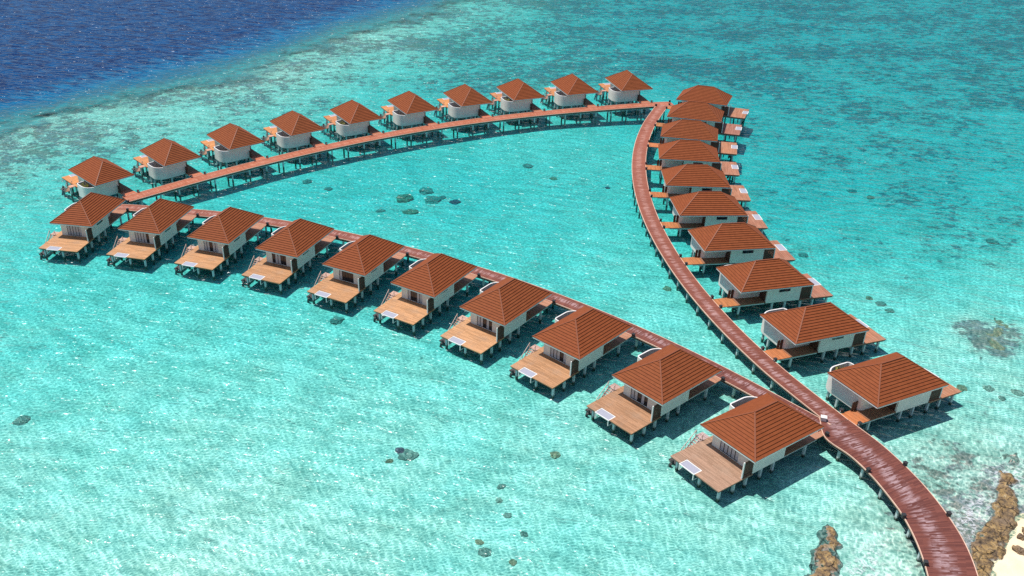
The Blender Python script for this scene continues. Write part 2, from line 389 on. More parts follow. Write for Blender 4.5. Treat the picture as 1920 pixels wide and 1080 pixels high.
def in_poly(x, y, P):
    c = False; n = len(P)
    for i in range(n):
        x0,y0 = P[i]; x1,y1 = P[i-1]
        if (y0 > y) != (y1 > y) and x < (x1-x0)*(y-y0)/(y1-y0)+x0: c = not c
    return c
def rock_bed(name, poly, mat, top, floor, label, group, rough=.35, step=.22, skirt=.9, seed=0, rag=.35):
    """cracked flat-topped bed of rock with a ragged rim that drops to the floor"""
    P = [(float(a)*.9922, float(b)*.9922) for a, b in poly]
    xs = [q[0] for q in P]; ys = [q[1] for q in P]
    gx = np.arange(min(xs)-skirt-.3, max(xs)+skirt+.3, step); gy = np.arange(min(ys)-skirt-.3, max(ys)+skirt+.3, step)
    A, B = np.meshgrid(gx, gy); pts = np.stack([A.ravel(), B.ravel()], 1)
    L = np.array(P + [P[0]]); dist = np.abs(seg_sd(pts, L))
    ins = np.array([in_poly(x, y, P) for x, y in pts])
    sd = np.where(ins, dist, -dist) + rag*fbm(pts, .9 if rag < 1 else .55, 4, seed+.5) - (.7*rag if rag > 1 else 0)
    h1 = fbm(pts, .45, 3, seed+2.); h2 = fbm(pts, 1.6, 3, seed+7.)
    ter = np.round((top + .45*rough*2*h1)*5)/5
    z = floor + (ter + rough*.35*h2 - floor)*smooth(sd, -skirt*.55, skirt*.55)
    keep = sd > -skirt; idm = -np.ones(len(pts), int); idm[keep] = np.arange(keep.sum())
    mb = MB(); mb.v = [(x, y, q) for (x, y), q in zip(pts[keep], z[keep])]; n = len(gx)
    for j in range(len(gy)-1):
        for i in range(n-1):
            q = idm[[j*n+i, j*n+i+1, (j+1)*n+i+1, (j+1)*n+i]]
            if (q >= 0).all(): mb.f.append(tuple(int(k) for k in q))
    o = mb.build(name, mat); tag(o, label, 'rock', group); return o
RO = [(66.1,81.1),(67.1,80.5),(67.0,79.4),(65.8,77.5),(65.0,75.6),(63.5,73.2),(62.5,71.7),(60.9,70.2),(59.5,68.4),(58.5,67.3),(57.5,66.5),(56.6,65.3),(54,62),(53.2,62.6),(55.1,65.3),(55.9,67.4),(56.3,68.8),(57.4,70.4),(58.6,71.5),(60.2,73.0),(61.6,74.6),(63.3,76.7),(64.5,78.6)]
LO = [(43.0,72.8),(43.4,72.3),(43.4,71.6),(43.0,70.9),(43.1,69.7),(42.4,69.2),(42.0,68.2),(41.9,67.1),(41.2,65.5),(40.5,63.5),(37.5,63.6),(38.0,65.6),(38.9,66.6),(39.5,67.9),(39.7,69.1),(40.8,69.9),(41.7,70.5),(41.6,71.4),(42.0,71.9)]
rock_bed('rock_outcrop', RO, M['shore_rock'], .26, -.30, 'long ochre cracked rock outcrop between the boardwalk and the sand beach', 'rocks at the shore', .4, seed=1)
rock_bed('rock_outcrop', LO, M['shore_rock'], .14, -.35, 'narrow brown rock outcrop breaking the surface left of the wide boardwalk', 'rocks at the shore', .3, seed=4)
BPY = [(81.9,114.1),(84.5,115.5),(85.3,113.8),(85.4,111.5),(83.2,109.2),(82.5,106.6),(80.6,105.1),(79.2,105.9),(77.4,106.9),(78.5,108.7),(79.6,111.4)]
BPY = [(81.4+(x-81.4)*.98, 110.6+(y-110.6)*.98) for x, y in BPY]
hb_ = float(terrain([(81.5,110.5)])[0][0])
rock_bed('coral_bed', BPY, M['coral_brown'], -.24, hb_-.1, 'broad reddish brown coral bed underwater at the right edge', 'coral heads', .13, .25, .7, 9, 2.2)
UPY = [(68.6,84.9),(70.2,84.6),(69.3,82.5),(67.9,80.9),(66.4,81.4),(67.2,82.9)]
rock_bed('rock_outcrop', UPY, M['coral_dark'], -.10, -.4, 'submerged dark grey rock at the tip of the ochre outcrop', 'rocks at the shore', .3, .25, .9, 12)

def lump(name, x, y, z, r, mat, label, group, flat=.6, seed=0, cat='coral'):
    bpy_me = bpy.data.meshes.new(name); import bmesh
    bm = bmesh.new(); bmesh.ops.create_icosphere(bm, subdivisions=4, radius=1)
    ax = r*random.uniform(.95, 1.2); ay = r*random.uniform(.8, 1.05)
    for v in bm.verts:
        p = v.co.copy(); k = 1 + .42*noise.fractal(p*1.5 + Vector((seed*3.1, seed*1.7, 0)), 1., 2., 4) + .10*noise.noise(p*6 + Vector((seed,0,0)))
        v.co = Vector((p.x*ax*k, p.y*ay*k, p.z*r*flat*k))
    if cat == 'coral':
        top = max(v.co.z for v in bm.verts) + z + r*flat*.25; room = -.12 - z - r*flat*.25
        if top > -.12:
            k = max(room, .1)/(top - z - r*flat*.25)
            for v in bm.verts: v.co.z *= k
    bm.to_mesh(bpy_me); bm.free(); bpy_me.materials.append(mat)
    o = bpy.data.objects.new(name, bpy_me); COL.objects.link(o); o.location = (x, y, z + r*flat*.25); o.rotation_euler = (0,0,random.uniform(0,6))
    return tag(o, label, cat, group)
def floor_z(x, y): return float(terrain([(x, y)])[0][0])
CB, CD, CP, CL_ = M['coral_brown'], M['coral_dark'], M['coral_purple'], M['coral_pale']
HEADS = [
 (-4.7,167.1,1.71,CB,'large reddish brown coral head, left in the cluster in mid lagoon'),
 (-0.3,171.0,1.5,CL_,'pale coral head at the back of the cluster in mid lagoon'),
 (1.0,166.2,1.65,CL_,'pale and brown coral head right of centre in the mid lagoon cluster'),
 (2.9,167.5,.8,CD,'small dark coral knob touching a pale coral head in mid lagoon'),
 (5.5,165.4,.95,CP,'dark purple coral head, rightmost of the cluster in mid lagoon'),
 (-3.3,160.0,1.44,CB,'orange brown coral head nearest the viewer in the mid lagoon cluster'),
 (-9.1,161.0,.8,CD,'small greenish coral head left of the mid lagoon cluster'),
 (-2.7,85.5,1.0,CD,'round dark grey coral boulder in open water before the front villas'),
 (-3.7,86.4,.62,CP,'small dark coral rock behind the round grey boulder'),
 (-4.9,84.5,.40,CB,'tiny brown rock left of the round grey boulder'),
 (-52.4,93.4,.9,CD,'lone dark coral head near the left edge of the water'),
 (-14.0,117.6,1.1,CD,'dark coral patch below the deck tip of a front villa'),
 (38.3,126.4,.65,CB,'lone brown coral head just left of the right boardwalk'),
 (-20.4,172.6,.77,CD,'dark coral head in the lagoon in front of the back boardwalk'),
 (-25.2,176.5,.9,CD,'flat dark coral patch beside the shade of the back boardwalk'),
 (21.8,183.6,1.0,CD,'dark coral head in the lagoon below the back row'),
 (26.4,176.4,.68,CB,'brown coral head in the upper right of the lagoon'),
 (36.8,171.2,.56,CP,'small purple coral head close to the curve of the right boardwalk'),
 (70.0,120.7,.74,CD,'dark coral head right of the sun decks, behind its neighbour'),
 (70.4,118.6,.6,CL_,'pale coral rock right of the sun decks, before a dark one'),
 (69.0,122.6,.5,CB,'small brown coral rock furthest of three beyond the right decks'),
 (64.4,138.2,.8,CD,'flat grey coral beside a right row sun deck'),
 (86.3,169.8,.72,CD,'dark coral head far out in the right lagoon, left of its pair'),
 (88.6,166.4,.83,CB,'brown coral head far out in the right lagoon, right of its pair'),
 (99.3,142.5,.88,CD,'isolated dark coral head far at the right'),
 (70.6,98.1,.66,CB,'brownish rock in shallows off the tip of the nearest right deck'),
 (74.0,97.8,.67,CL_,'pale flat rock in the shallows at the right edge'),
 (74.6,95.6,.5,CD,'grey rock in the shallows below a pale flat rock'),
 (77.3,96.8,.76,CL_,'pale boulder in the shallows furthest to the right'),
 (78.6,94.6,.7,CL_,'broad pale boulder nearest the beach in the right shallows'),
 (15.0,85.3,.55,CB,'small tan coral rock below the second front villa deck'),
 (5.1,71.1,.42,CB,'tiny red brown rock at the bottom of the picture'),
 (5.6,69.6,.6,CD,'dark coral clump at the bottom under a tiny red rock'),
 (8.4,68.2,.42,CB,'small brown rock at the bottom edge, right of a dark clump'),
 (8.4,75.1,.42,CD,'grey green coral clump in the sparse rubble near the bottom'),
 (10.0,72.2,.44,CD,'dark coral clump right of the sparse rubble near the bottom'),
 (7.7,77.5,.38,CL_,'pale rubble stone in the sparse rubble near the bottom'),
 (8.1,79.8,.42,CD,'grey coral clump at the top of the sparse rubble near the bottom'),
]
for i, (x, y, r, m, lab) in enumerate(HEADS):
    x *= .9922; y *= .9922
    lump('coral_rock', x, y, floor_z(x, y), r, m, lab, 'coral heads', .30, i+1)
for i, (x, y, r, lab) in enumerate([(60.6,68.0,.55,'loose brown boulder on the sand beach beside the outcrop'),(62.9,70.6,.45,'small dark boulder at the foot of the outcrop on the sand'),
                                    (61.9,69.9,.4,'small brown stone wedged between outcrop and sand')]):
    lump('beach_boulder', x, y, floor_z(x, y)+.1, r, M['shore_rock'], lab, 'rocks at the shore', .55, 60+i, 'rock')

# ------------------------------------------------------------------ boardwalks
def catmull(P, per=6):
    P = [np.array(p, float) for p in P]; P = [2*P[0]-P[1]] + P + [2*P[-1]-P[-2]]; out = []
    for i in range(1, len(P)-2):
        for k in range(per):
            u = k/per; a, b, c, d = P[i-1:i+3]
            out.append(.5*((2*b) + (c-a)*u + (2*a-5*b+4*c-d)*u*u + (3*b-3*c+d-a)*u**3))
    out.append(P[-2]); return np.array(out)
def sides(C, w):
    T = np.gradient(C, axis=0); T /= np.linalg.norm(T, axis=1)[:,None]; N = np.stack([-T[:,1], T[:,0]], 1)
    return C + N*w/2, C - N*w/2
def ribbon(name, Lf, Rt, ztop, mat, parent, worn, thick=.16, closed=True, drop=0):
    n = len(Lf); mid = (Lf+Rt)/2; arc = np.concatenate([[0], np.cumsum(np.linalg.norm(np.diff(mid, axis=0), axis=1))])
    vs = []; fs = []
    for A in (Lf, Rt):
        vs += [(a[0],a[1],ztop) for a in A] + [(a[0],a[1],ztop-thick) for a in A]
    for i in range(n-1):
        fs += [(i, 2*n+i, 2*n+i+1, i+1), (n+i, n+i+1, 3*n+i+1, 3*n+i), (i, i+1, n+i+1, n+i), (2*n+i, 3*n+i, 3*n+i+1, 2*n+i+1)]
    fs += [(0, n, 3*n, 2*n), (n-1, 3*n-1, 4*n-1, 2*n-1)]
    me = bpy.data.meshes.new(name); me.from_pydata(vs, [], fs); me.update()
    hw = np.linalg.norm(Lf-Rt, axis=1)/2
    uv = me.uv_layers.new(name='UVMap'); co = [(arc[i%n], (hw[i%n] if i < 2*n else -hw[i%n])) for i in range(4*n)]
    for lp in me.loops: uv.data[lp.index].uv = co[lp.vertex_index]
    a = me.attributes.new('worn', 'FLOAT', 'POINT'); a.data.foreach_set('value', [float(worn[i%n]) for i in range(4*n)])
    a = me.attributes.new('half_width', 'FLOAT', 'POINT'); a.data.foreach_set('value', [float(hw[i%n]) for i in range(4*n)])
    me.materials.append(mat); o = bpy.data.objects.new(name, me); COL.objects.link(o)
    if parent: o.parent = parent
    return o
def edge_strip(name, A, Bv, z0, z1, w, mat, parent, inset=0.):
    d = Bv - A; d /= np.linalg.norm(d, axis=1)[:,None]
    a = A + d*inset; b = A + d*(inset+w); n = len(A); vs = [(q[0],q[1],z) for z in (z0,z1) for L in (a,b) for q in L]; fs = []
    for i in range(n-1):
        fs += [(i,i+1,n+i+1,n+i),(2*n+i,3*n+i,3*n+i+1,2*n+i+1),(i,2*n+i,2*n+i+1,i+1),(n+i,n+i+1,3*n+i+1,3*n+i)]
    fs += [(0,n,3*n,2*n),(n-1,2*n-1+0,4*n-1,3*n-1)]
    mb = MB(); mb.v = vs; mb.f = fs; return mb.build(name, mat, parent)
WZ = 1.85          # boardwalk level
POST = MB().box(-.13,.13,-.13,.13,-3.2,WZ-.38)
post_mesh = None
def add_post(parent, x, y, rz, px=0, py=0):
    global post_mesh
    if post_mesh is None:
        o = POST.build('stilt', M['concrete'], parent); post_mesh = o.data
    else:
        o = bpy.data.objects.new('stilt', post_mesh); COL.objects.link(o); o.parent = parent
    o.location = (x-px, y-py, 0); o.rotation_euler = (0,0,rz); return o
def boardwalk(name, C, w, z, worn, label, first_post=2., step=3.95, both=True, LR=None, max_posts=96):
    root = empty(name, (float(C[0][0]), float(C[0][1]), 0))
    tag(root, label, 'boardwalk', 'boardwalks on stilts')
    o0 = np.array([C[0][0], C[0][1]])
    L, Rr = LR if LR is not None else sides(C, w)
    L = L - o0; Rr = Rr - o0
    ribbon('planking', L, Rr, z, M['walk_planks'], root, worn)
    for a, b in ((L, Rr), (Rr, L)):
        edge_strip('edge_trim', a, b, z-.12, z+.035, .09, M['walk_edge'], root, -.05)
        edge_strip('side_beam', a, b, z-.40, z-.17, .16, M['walk_side'], root, .05)
        edge_strip('bearer', a, b, z-.55, z-.41, .24, M['concrete'], root, .18)
    mid = (L+Rr)/2; arc = np.concatenate([[0], np.cumsum(np.linalg.norm(np.diff(mid, axis=0), axis=1))])
    s = first_post; k = 0
    while s < arc[-1]-1. and k < max_posts:
        i = int(np.searchsorted(arc, s))-1; i = max(0, min(i, len(arc)-2)); u = (s-arc[i])/(arc[i+1]-arc[i])
        l = L[i]*(1-u)+L[i+1]*u; r = Rr[i]*(1-u)+Rr[i+1]*u; d = (r-l)/np.linalg.norm(r-l); rz = math.atan2(d[1], d[0])
        for q in (l + d*.42, r - d*.42):
            o = add_post(root, q[0], q[1], rz); o.location.z = z - WZ - .15; k += 1
        s += step
    return root, L+o0, Rr+o0
FC = [(-57.4,154.5),(-54.93,154.18),(-46.78,152.6),(-38.45,150.7),(-30.06,148.0),(-21.69,144.65),(-13.32,140.65),(-4.95,136.0),(3.47,130.69),(11.9,124.61),(20.34,117.59),(28.76,109.47),(37.13,100.02),(45.39,89.09),(47.3,86.35)]
RC = [(49.55,87.4),(49.14,88.54),(45.52,98.54),(42.89,108.61),(41.1,118.7),(40.06,128.77),(39.69,138.85),(39.95,148.94),(40.85,159.03),(42.38,169.1),(44.6,179.17),(47.53,189.2),(51.23,199.25),(55.81,209.44),(57.2,212.2)]
TC = [(-57.2,158.2),(-55.05,159.99),(-45.82,167.81),(-36.65,175.02),(-27.55,181.54),(-18.48,187.38),(-9.42,192.53),(-.35,197.01),(8.71,200.83),(17.8,204.05),(26.89,206.74),(35.99,208.98),(45.11,210.88),(54.25,212.59),(59.7,213.2)]
TRL = catmull([(47.5,88.35),(46.75,84.6),(48.35,81.2),(49.3,77.6),(49.75,73.6),(49.8,71.0),(49.4,67.4),(48.5,63.5),(47.2,60),(45.2,56.3)], 5)
TRR = catmull([(50.85,87.9),(51.7,85.9),(52.75,83.2),(53.7,79.5),(54.3,75.8),(54.5,71.7),(54.2,67.4),(53.2,63.1),(51.6,58.8),(49.4,54.6)], 5)
cF, cR, cT = catmull(FC), catmull(RC), catmull(TC); cK = (TRL+TRR)/2
wornF = np.interp(np.arange(len(cF))/(len(cF)-1), [0,.35,.7,1], [.45,.6,.85,1]); wornR = np.interp(np.arange(len(cR))/(len(cR)-1), [0,.3,.65,1], [.95,.72,.42,.30])
boardwalk('boardwalk', cK, 4.8, WZ, np.ones(len(cK)), 'wide dark red boardwalk curving from the beach to the fork', 4.6, 3.4, LR=(TRL, TRR))
boardwalk('boardwalk', cF, 2.6, WZ-.008, wornF, 'curved red brown boardwalk running behind the front row of villas', 2., 3.95)
boardwalk('boardwalk', cR, 2.72, WZ-.004, wornR, 'curved red boardwalk with scuffed middle in front of the right row of villas', 3., 4.0)
boardwalk('boardwalk', cT, 3.0, WZ-.012, np.full(len(cT), .0), 'long orange boardwalk on paired white stilts before the back row of villas', 2.6, 3.9)

# ------------------------------------------------------------------ the villa
ZF, ZE = 1.85, 4.55                       # floor and eave height above the water
def make_villa(mir, link_end):
    B = lambda mb, name, mat, par, **k: mb.build(name, M[mat], par, mir=mir, **k)
    root = empty('water_villa')
    # ---- roof: 12 overlapping courses on each of the four slopes, undercut at every lower edge
    X0, X1, Y0, H, NC = 5.83, 1.89, 4.0, 2.78, 12
    def ring(tt, dz, out=0.):
        x = X0-(X0-X1)*tt+out; y = Y0*(1-tt)+out; z = ZE+H*tt+dz
        return [(x,-y,z),(x,y,z),(-x,y,z),(-x,-y,z)]
    rf = MB(); gp = MB()
    for i in range(NC):
        t0, t1 = i/NC, (i+1)/NC
        rf.add(ring(t0, .12) + ring(min(t1+.012, 1), .02 if i < NC-1 else .03), [(k, (k+1)%4, 4+(k+1)%4, 4+k) for k in range(4)])
        rf.add(ring(t0, .12) + ring(t0, .10, -.004), [(4+k, 4+(k+1)%4, (k+1)%4, k) for k in range(4)])
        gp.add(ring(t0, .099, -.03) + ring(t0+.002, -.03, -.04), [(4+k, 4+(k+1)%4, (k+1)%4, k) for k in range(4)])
    roof = B(rf, 'roof', 'roof_tile', root)
    B(gp, 'tile_gap_shade', 'tile_gap_shade', roof)
    rc = MB(); e = [(X0,-Y0),(X0,Y0),(-X0,Y0),(-X0,-Y0)]
    for x, y in e: rc.bar((x, y, ZE+.09), (math.copysign(X1, x), 0, ZE+H+.07), .16, .07)
    rc.bar((-X1-.05,0,ZE+H+.08), (X1+.05,0,ZE+H+.08), .2, .09)
    B(rc, 'ridge_cap', 'ridge_tile', roof)
    fa = MB()                                            # eave board and soffit
    fa.box(X0-.09,X0-.04,-Y0+.04,Y0-.04,ZE-.15,ZE+.02).box(-X0+.04,-X0+.09,-Y0+.04,Y0-.04,ZE-.15,ZE+.02)
    fa.box(-X0+.09,X0-.09,Y0-.09,Y0-.04,ZE-.15,ZE+.02).box(-X0+.09,X0-.09,-Y0+.04,-Y0+.09,ZE-.15,ZE+.02)
    fa.add([(-X0+.1,-Y0+.1,ZE-.1),(X0-.1,-Y0+.1,ZE-.1),(X0-.1,Y0-.1,ZE-.1),(-X0+.1,Y0-.1,ZE-.1)], [(3,2,1,0)])
    B(fa, 'eave_board', 'white_trim', roof)
    # ---- room walls with a recessed sliding-door opening to the sea
    zb, zt, T = ZF-.2, ZF+2.59, .16
    wl = MB()
    wl.box(-.9,4.55,2.84,3.0,zb,zt).box(-.9,4.55,-2.92,-2.76,zb,zt)
    wl.box(-.9,-.74,-2.76,2.84,zb,zt)
    wl.box(4.39,4.55,-2.76,-1.78,zb,zt).box(4.39,4.55,.92,2.84,zb,zt).box(4.39,4.55,-1.78,.92,ZF+2.28,zt).box(4.39,4.55,-1.78,.92,zb,ZF+.05)
    wall = B(wl, 'wall', 'stucco', root)
    fl = MB().box(-.74,4.39,-2.76,2.84,ZF-.16,ZF+.01); B(fl, 'room_floor', 'dark_floor', root)
    sd = MB(); n = 5; y0, y1 = -1.78, .92
    for k in range(n+1):
        y = y0 + (y1-y0)*k/n; sd.box(4.41,4.49, max(y-.04,y0), min(y+.04,y1), ZF+.05, ZF+2.28)
    sd.box(4.415,4.485,y0+.04,y1-.04,ZF+.05,ZF+.12).box(4.415,4.485,y0+.04,y1-.04,ZF+2.21,ZF+2.28)
    door = B(sd, 'sliding_door', 'dark_frame', root)
    for k in range(n):
        a = y0+(y1-y0)*k/n+.04; b = y0+(y1-y0)*(k+1)/n-.04
        B(MB().box(4.44,4.46,a,b,ZF+.12,ZF+2.21), 'pane', 'door_pane', door)
    z1, z2 = ZF+1.6, ZF+1.98
    wn = MB().box(.95,2.75,2.99,3.05,z1-.07,z1).box(.95,2.75,2.99,3.05,z2,z2+.07).box(.95,1.03,2.99,3.05,z1,z2).box(2.67,2.75,2.99,3.05,z1,z2).box(1.82,1.88,2.99,3.05,z1,z2)
    win = B(wn, 'window', 'dark_frame', root)
    B(MB().box(1.03,2.67,2.98,3.02,z1,z2), 'pane', 'glass', win)
    ed = B(MB().box(-.98,-.89,1.2,2.75,ZF+.02,ZF+2.2), 'door', 'dark_wood', root)
    B(MB().box(-1.06,-.98,1.32,1.36,ZF+.9,ZF+1.2), 'handle', 'white_trim', ed)
    # ---- open-air bathroom: plain wall facing the boardwalk that curls round into a rounded yard
    path = [(-.91,1.12),(-4.45,1.12),(-4.85,.95),(-5.02,.55),(-5.02,-3.45)]
    path += [(-3.0-2.02*math.cos(a), -3.45-2.02*math.sin(a)) for a in [R_(d) for d in range(9, 90, 9)]]
    path += [(-3.0,-5.47),(-1.0,-5.47),(-.75,-5.35),(-.62,-5.1),(-.30,-2.93)]
    B(MB().wall(path, .16, ZF-.28, ZF+2.18, -1 if False else 1), 'bathroom_wall', 'stucco', root)
    hi = [q for q in path[1:4]] + [(-5.02,-2.6)]
    B(MB().wall([(-4.45,1.115),(-4.85,.945),(-5.015,.55),(-5.015,-2.9)], .15, ZF+2.24, ZF+2.585, 1).wall([(-.91,1.115),(-4.45,1.115)], .15, ZF+2.18, ZF+2.585, 1), 'upper_wall', 'stucco', root)
    cp = [(x-.0, y-.0) for x, y in path[4:]]
    off = MB().wall([(x, y) for x, y in path[3:]], .16, ZF+2.18, ZF+2.22, 1)
    B(off, 'wall_coping', 'wall_coping', root)
    B(MB().prism([(-4.86,.9),(-4.86,-3.45)]+[(-3.0-1.86*math.cos(R_(d)), -3.45-1.86*math.sin(R_(d))) for d in range(15, 90, 15)]+[(-3.0,-5.31),(-1.0,-5.31),(-.8,-5.0),(-.5,-2.95),(-.92,-2.95),(-.92,.96)], ZF-.2, ZF-.02), 'bathroom_floor', 'dark_floor', root)
    # ---- decks
    dk = MB().prism([(2.9,-2.93),(2.9,-4.05),(10.07,-4.05),(10.07,-2.58),(8.9,-2.58),(8.9,-.25),(10.07,-.25),(10.07,3.2),(4.56,3.2),(4.56,-2.93)], ZF-.13, ZF)
    deck = B(dk, 'sun_deck', 'deck_planks', root)
    bm_ = MB().box(4.6,9.95,3.0,3.12,ZF-.3,ZF-.135).box(3.0,9.95,-3.97,-3.85,ZF-.3,ZF-.135).box(9.85,9.97,-.2,2.99,ZF-.3,ZF-.135).box(9.85,9.97,-3.84,-2.65,ZF-.3,ZF-.135).box(4.6,9.84,-.3,-.15,ZF-.3,ZF-.135)
    B(bm_, 'deck_beam', 'dark_wood', deck)
    B(MB().box(4.8,9.8,2.62,2.86,ZF-.48,ZF-.305).box(4.8,9.8,-3.7,-3.46,ZF-.48,ZF-.305), 'bearer', 'concrete', deck)
    B(MB().prism([(-5.25,.5),(-5.25,2.98),(-.905,2.98),(-.905,1.0),(-4.4,1.0),(-4.75,.85),(-4.9,.5)], ZF-.14, ZF), 'entry_deck', 'entry_planks', root, col=(.26,.12,.07,1))
    lk = B(MB().box(link_end,-5.255,.5,2.98,ZF-.14,ZF-.03), 'gangway', 'entry_planks', root)
    B(MB().box(-6.9,-1.0,2.7,2.9,ZF-.36,ZF-.145).box(-6.9,-5.1,.6,.8,ZF-.36,ZF-.145), 'bearer', 'concrete', lk)
    # ---- privacy screen of dark slats with a white post
    sc = MB(); k = 4.6
    while k < 6.15: sc.box(k, k+.12, 3.02, 3.06, ZF+.02, ZF+2.22); k += .15
    sc.box(4.57,6.2,3.065,3.10,ZF+.25,ZF+.37).box(4.57,6.2,3.065,3.10,ZF+1.8,ZF+1.92)
    B(sc, 'privacy_screen', 'dark_wood', root)
    B(MB().box(6.22,6.36,2.98,3.12,ZF+.002,ZF+2.26), 'screen_post', 'white_trim', root)
    # ---- hammock net over the water in the notch of the deck
    nf = MB().box(8.92,10.22,-2.56,-2.46,ZF-.12,ZF-.02).box(8.92,10.22,-.37,-.27,ZF-.12,ZF-.02).box(8.92,9.02,-2.46,-.37,ZF-.12,ZF-.02).box(10.12,10.22,-2.46,-.37,ZF-.12,ZF-.02)
    nf.box(10.1,10.2,-2.5,-2.4,ZF-.9,ZF-.121).box(10.1,10.2,-.43,-.33,ZF-.9,ZF-.121).bar((10.15,-2.5,ZF-.9),(9.0,-2.5,ZF-.9),.08).bar((10.15,-.38,ZF-.9),(9.0,-.38,ZF-.9),.08)
    net = B(nf, 'lounge_net', 'white_trim', root)
    B(MB().box(9.02,10.12,-2.46,-.37,ZF-.085,ZF-.06), 'netting', 'canvas_net', net)
    # ---- landing and stairs down to the water, two sloping handrails
    st = MB().box(3.6,4.8,-5.2,-4.06,ZF-.14,ZF-.02)
    nst = 9
    for k in range(nst):
        x = 4.82+.26*k; z = ZF-.22-.23*k; st.box(x, x+.27, -5.1, -4.25, z-.05, z)
    for y in (-5.14, -4.21): st.bar((4.75,y,ZF-.15),(7.1,y,ZF-2.22),.06,.2)
    stairs = B(st, 'stairs', 'deck_planks', root, col=(.60,.40,.30,1))
    for y in (-5.17, -4.16):
        hr = MB().bar((4.75,y,ZF+.80),(7.0,y,ZF+.80-2.25*.885),.07,.07)
        hr.bar((4.8,y,ZF-.14),(4.8,y,ZF+.80),.06)
        for x in (5.6, 6.3, 6.95): zz = ZF+.80-(x-4.75)*.885; hr.bar((x,y,zz-.92),(x,y,zz),.05)
        B(hr, 'handrail', 'rail_wood', stairs)
    B(MB().box(7.2,8.9,-5.2,-4.15,-.12,.06).bar((8.9,-4.6,-2),(8.9,-4.6,.35),.22).bar((7.8,-5.0,-2),(7.8,-5.0,.3),.2).bar((9.1,-5.1,-2),(9.5,-4.3,.25),.25), 'swim_step', 'foot_wood', stairs)
    # ---- double arched entry gate beside the entry
    g = MB()
    for cx in (-5.5, -5.02+.0):
        pts = [(.0,0),(.40,0),(.40,1.15)]+[(.2+.2*math.cos(R_(a)), 1.15+.2*math.sin(R_(a))) for a in range(20, 180, 20)]+[(.0,1.15)]
        nn = len(pts); yv = .62
        vs = [(cx-.38+q[0], yv, ZF+.01+q[1]) for q in pts]+[(cx-.38+q[0], yv+.07, ZF+.01+q[1]) for q in pts]
        g.add(vs, [tuple(range(nn)), tuple(range(2*nn-1, nn-1, -1))]+[(i, nn+i, nn+(i+1)%nn, (i+1)%nn) for i in range(nn)])
    B(g, 'entry_gate', 'dark_wood', root)
    # ---- stilts
    sm = None
    spots = [(9.3,2.72),(9.3,-3.5),(9.3,-.1),(7.0,2.72),(7.0,-3.5),(5.0,2.72),(5.0,-3.5),(2.5,2.66),(2.5,-2.6),(.4,2.66),(.4,-2.6),(-5.0,2.78),(-4.8,-2.4),(-4.2,-4.4),(-2.6,-5.1),(-1.0,-5.1),(-2.4,-1.0),(-4.7,.75),(4.3,-4.9)]
    for x, y in spots:
        if sm is None: o = MB().box(-.135,.135,-.135,.135,-3.2,ZF-.48).build('stilt', M['concrete'], root); sm = o.data
        else: o = bpy.data.objects.new('stilt', sm); COL.objects.link(o); o.parent = root
        o.location = (x, -y if mir else y, 0)
        if x > -5.1 and x < 4.6: o.scale.z = 1.0; o.location.z = .1
    return root

FV = [(-59.95,146.59,-102.5),(-47.07,143.52,-106.5),(-34.26,139.61,-110.7),(-21.86,134.56,-115.3),(-10.18,128.23,-120.1),(0.93,121.38,-125.2),(11.2,113.26,-130.6),(20.89,104.49,-136.3),(30.01,94.38,-142.2),(38.39,83.44,-148.4)]
RV = [(57.0,92.57,22.8),(52.98,106.2,16.5),(50.65,119.73,10.4),(49.44,132.66,4.6),(49.28,145.76,-1.1),(50.45,158.64,-6.4),(52.57,171.87,-11.6),(56.03,184.21,-16.5),(60.68,196.74,-21.3),(65.89,208.69,-25.7)]
TV = [(-63.55,165.15,133.3),(-52.52,175.0,129.3),(-40.79,183.97,125.4),(-28.69,192.07,121.6),(-16.13,199.37,117.8),(-3.3,205.77,114.1),(9.87,210.83,110.5),(22.83,214.92,107.0),(36.44,218.56,103.5),(50.38,221.29,100.1)]
ORD = ['first','second','third','fourth','fifth','sixth','seventh','eighth','ninth','tenth']
FLAB = ['front row villa furthest left, its golden deck at the left edge',
        'second villa from the left in the front row, golden deck towards the viewer',
        'third villa from the left in the front row, golden deck towards the viewer',
        'fourth villa from the left in the front row, golden deck towards the viewer',
        'fifth villa from the left in the front row, golden deck towards the viewer',
        'sixth villa from the left in the front row, golden deck towards the viewer',
        'fourth villa from the right in the front row, golden deck towards the viewer',
        'third villa from the right in the front row, golden deck towards the viewer',
        'second villa from the right in the front row, honey brown deck',
        'nearest front row villa, weathered grey brown deck, beside the boardwalk fork']
RLAB = ['nearest right row villa, alone right of the boardwalk fork, greenery behind its curved wall',
        'second nearest villa in the right row, reddish deck hidden behind its roof',
        'third nearest villa in the right row, white side wall above stilts',
        'fourth nearest villa in the right row',
        'fifth nearest villa in the right row, where the boardwalk bends',
        'fifth villa from the far end of the right row',
        'fourth villa from the far end of the right row',
        'third villa from the far end of the right row, roof overlapping the next',
        'second villa from the far end of the right row, behind overlapping roofs',
        'furthest villa of the right row, its whole hip roof showing beyond the others']
TLAB = ['leftmost back row villa, pale curved wall partly hidden behind a front row roof',
        'second villa from the left in the back row, curved white bathroom wall',
        'third villa from the left in the back row, curved white bathroom wall',
        'fourth villa from the left in the back row, curved white bathroom wall',
        'fifth villa from the left in the back row, curved white wall',
        'fifth villa from the right in the back row, curved white bathroom wall',
        'fourth villa from the right in the back row, curved white bathroom wall',
        'third villa from the right in the back row, shrub in its curved yard',
        'second villa from the right in the back row, curved white bathroom wall',
        'rightmost back row villa, where the back boardwalk meets the right one']
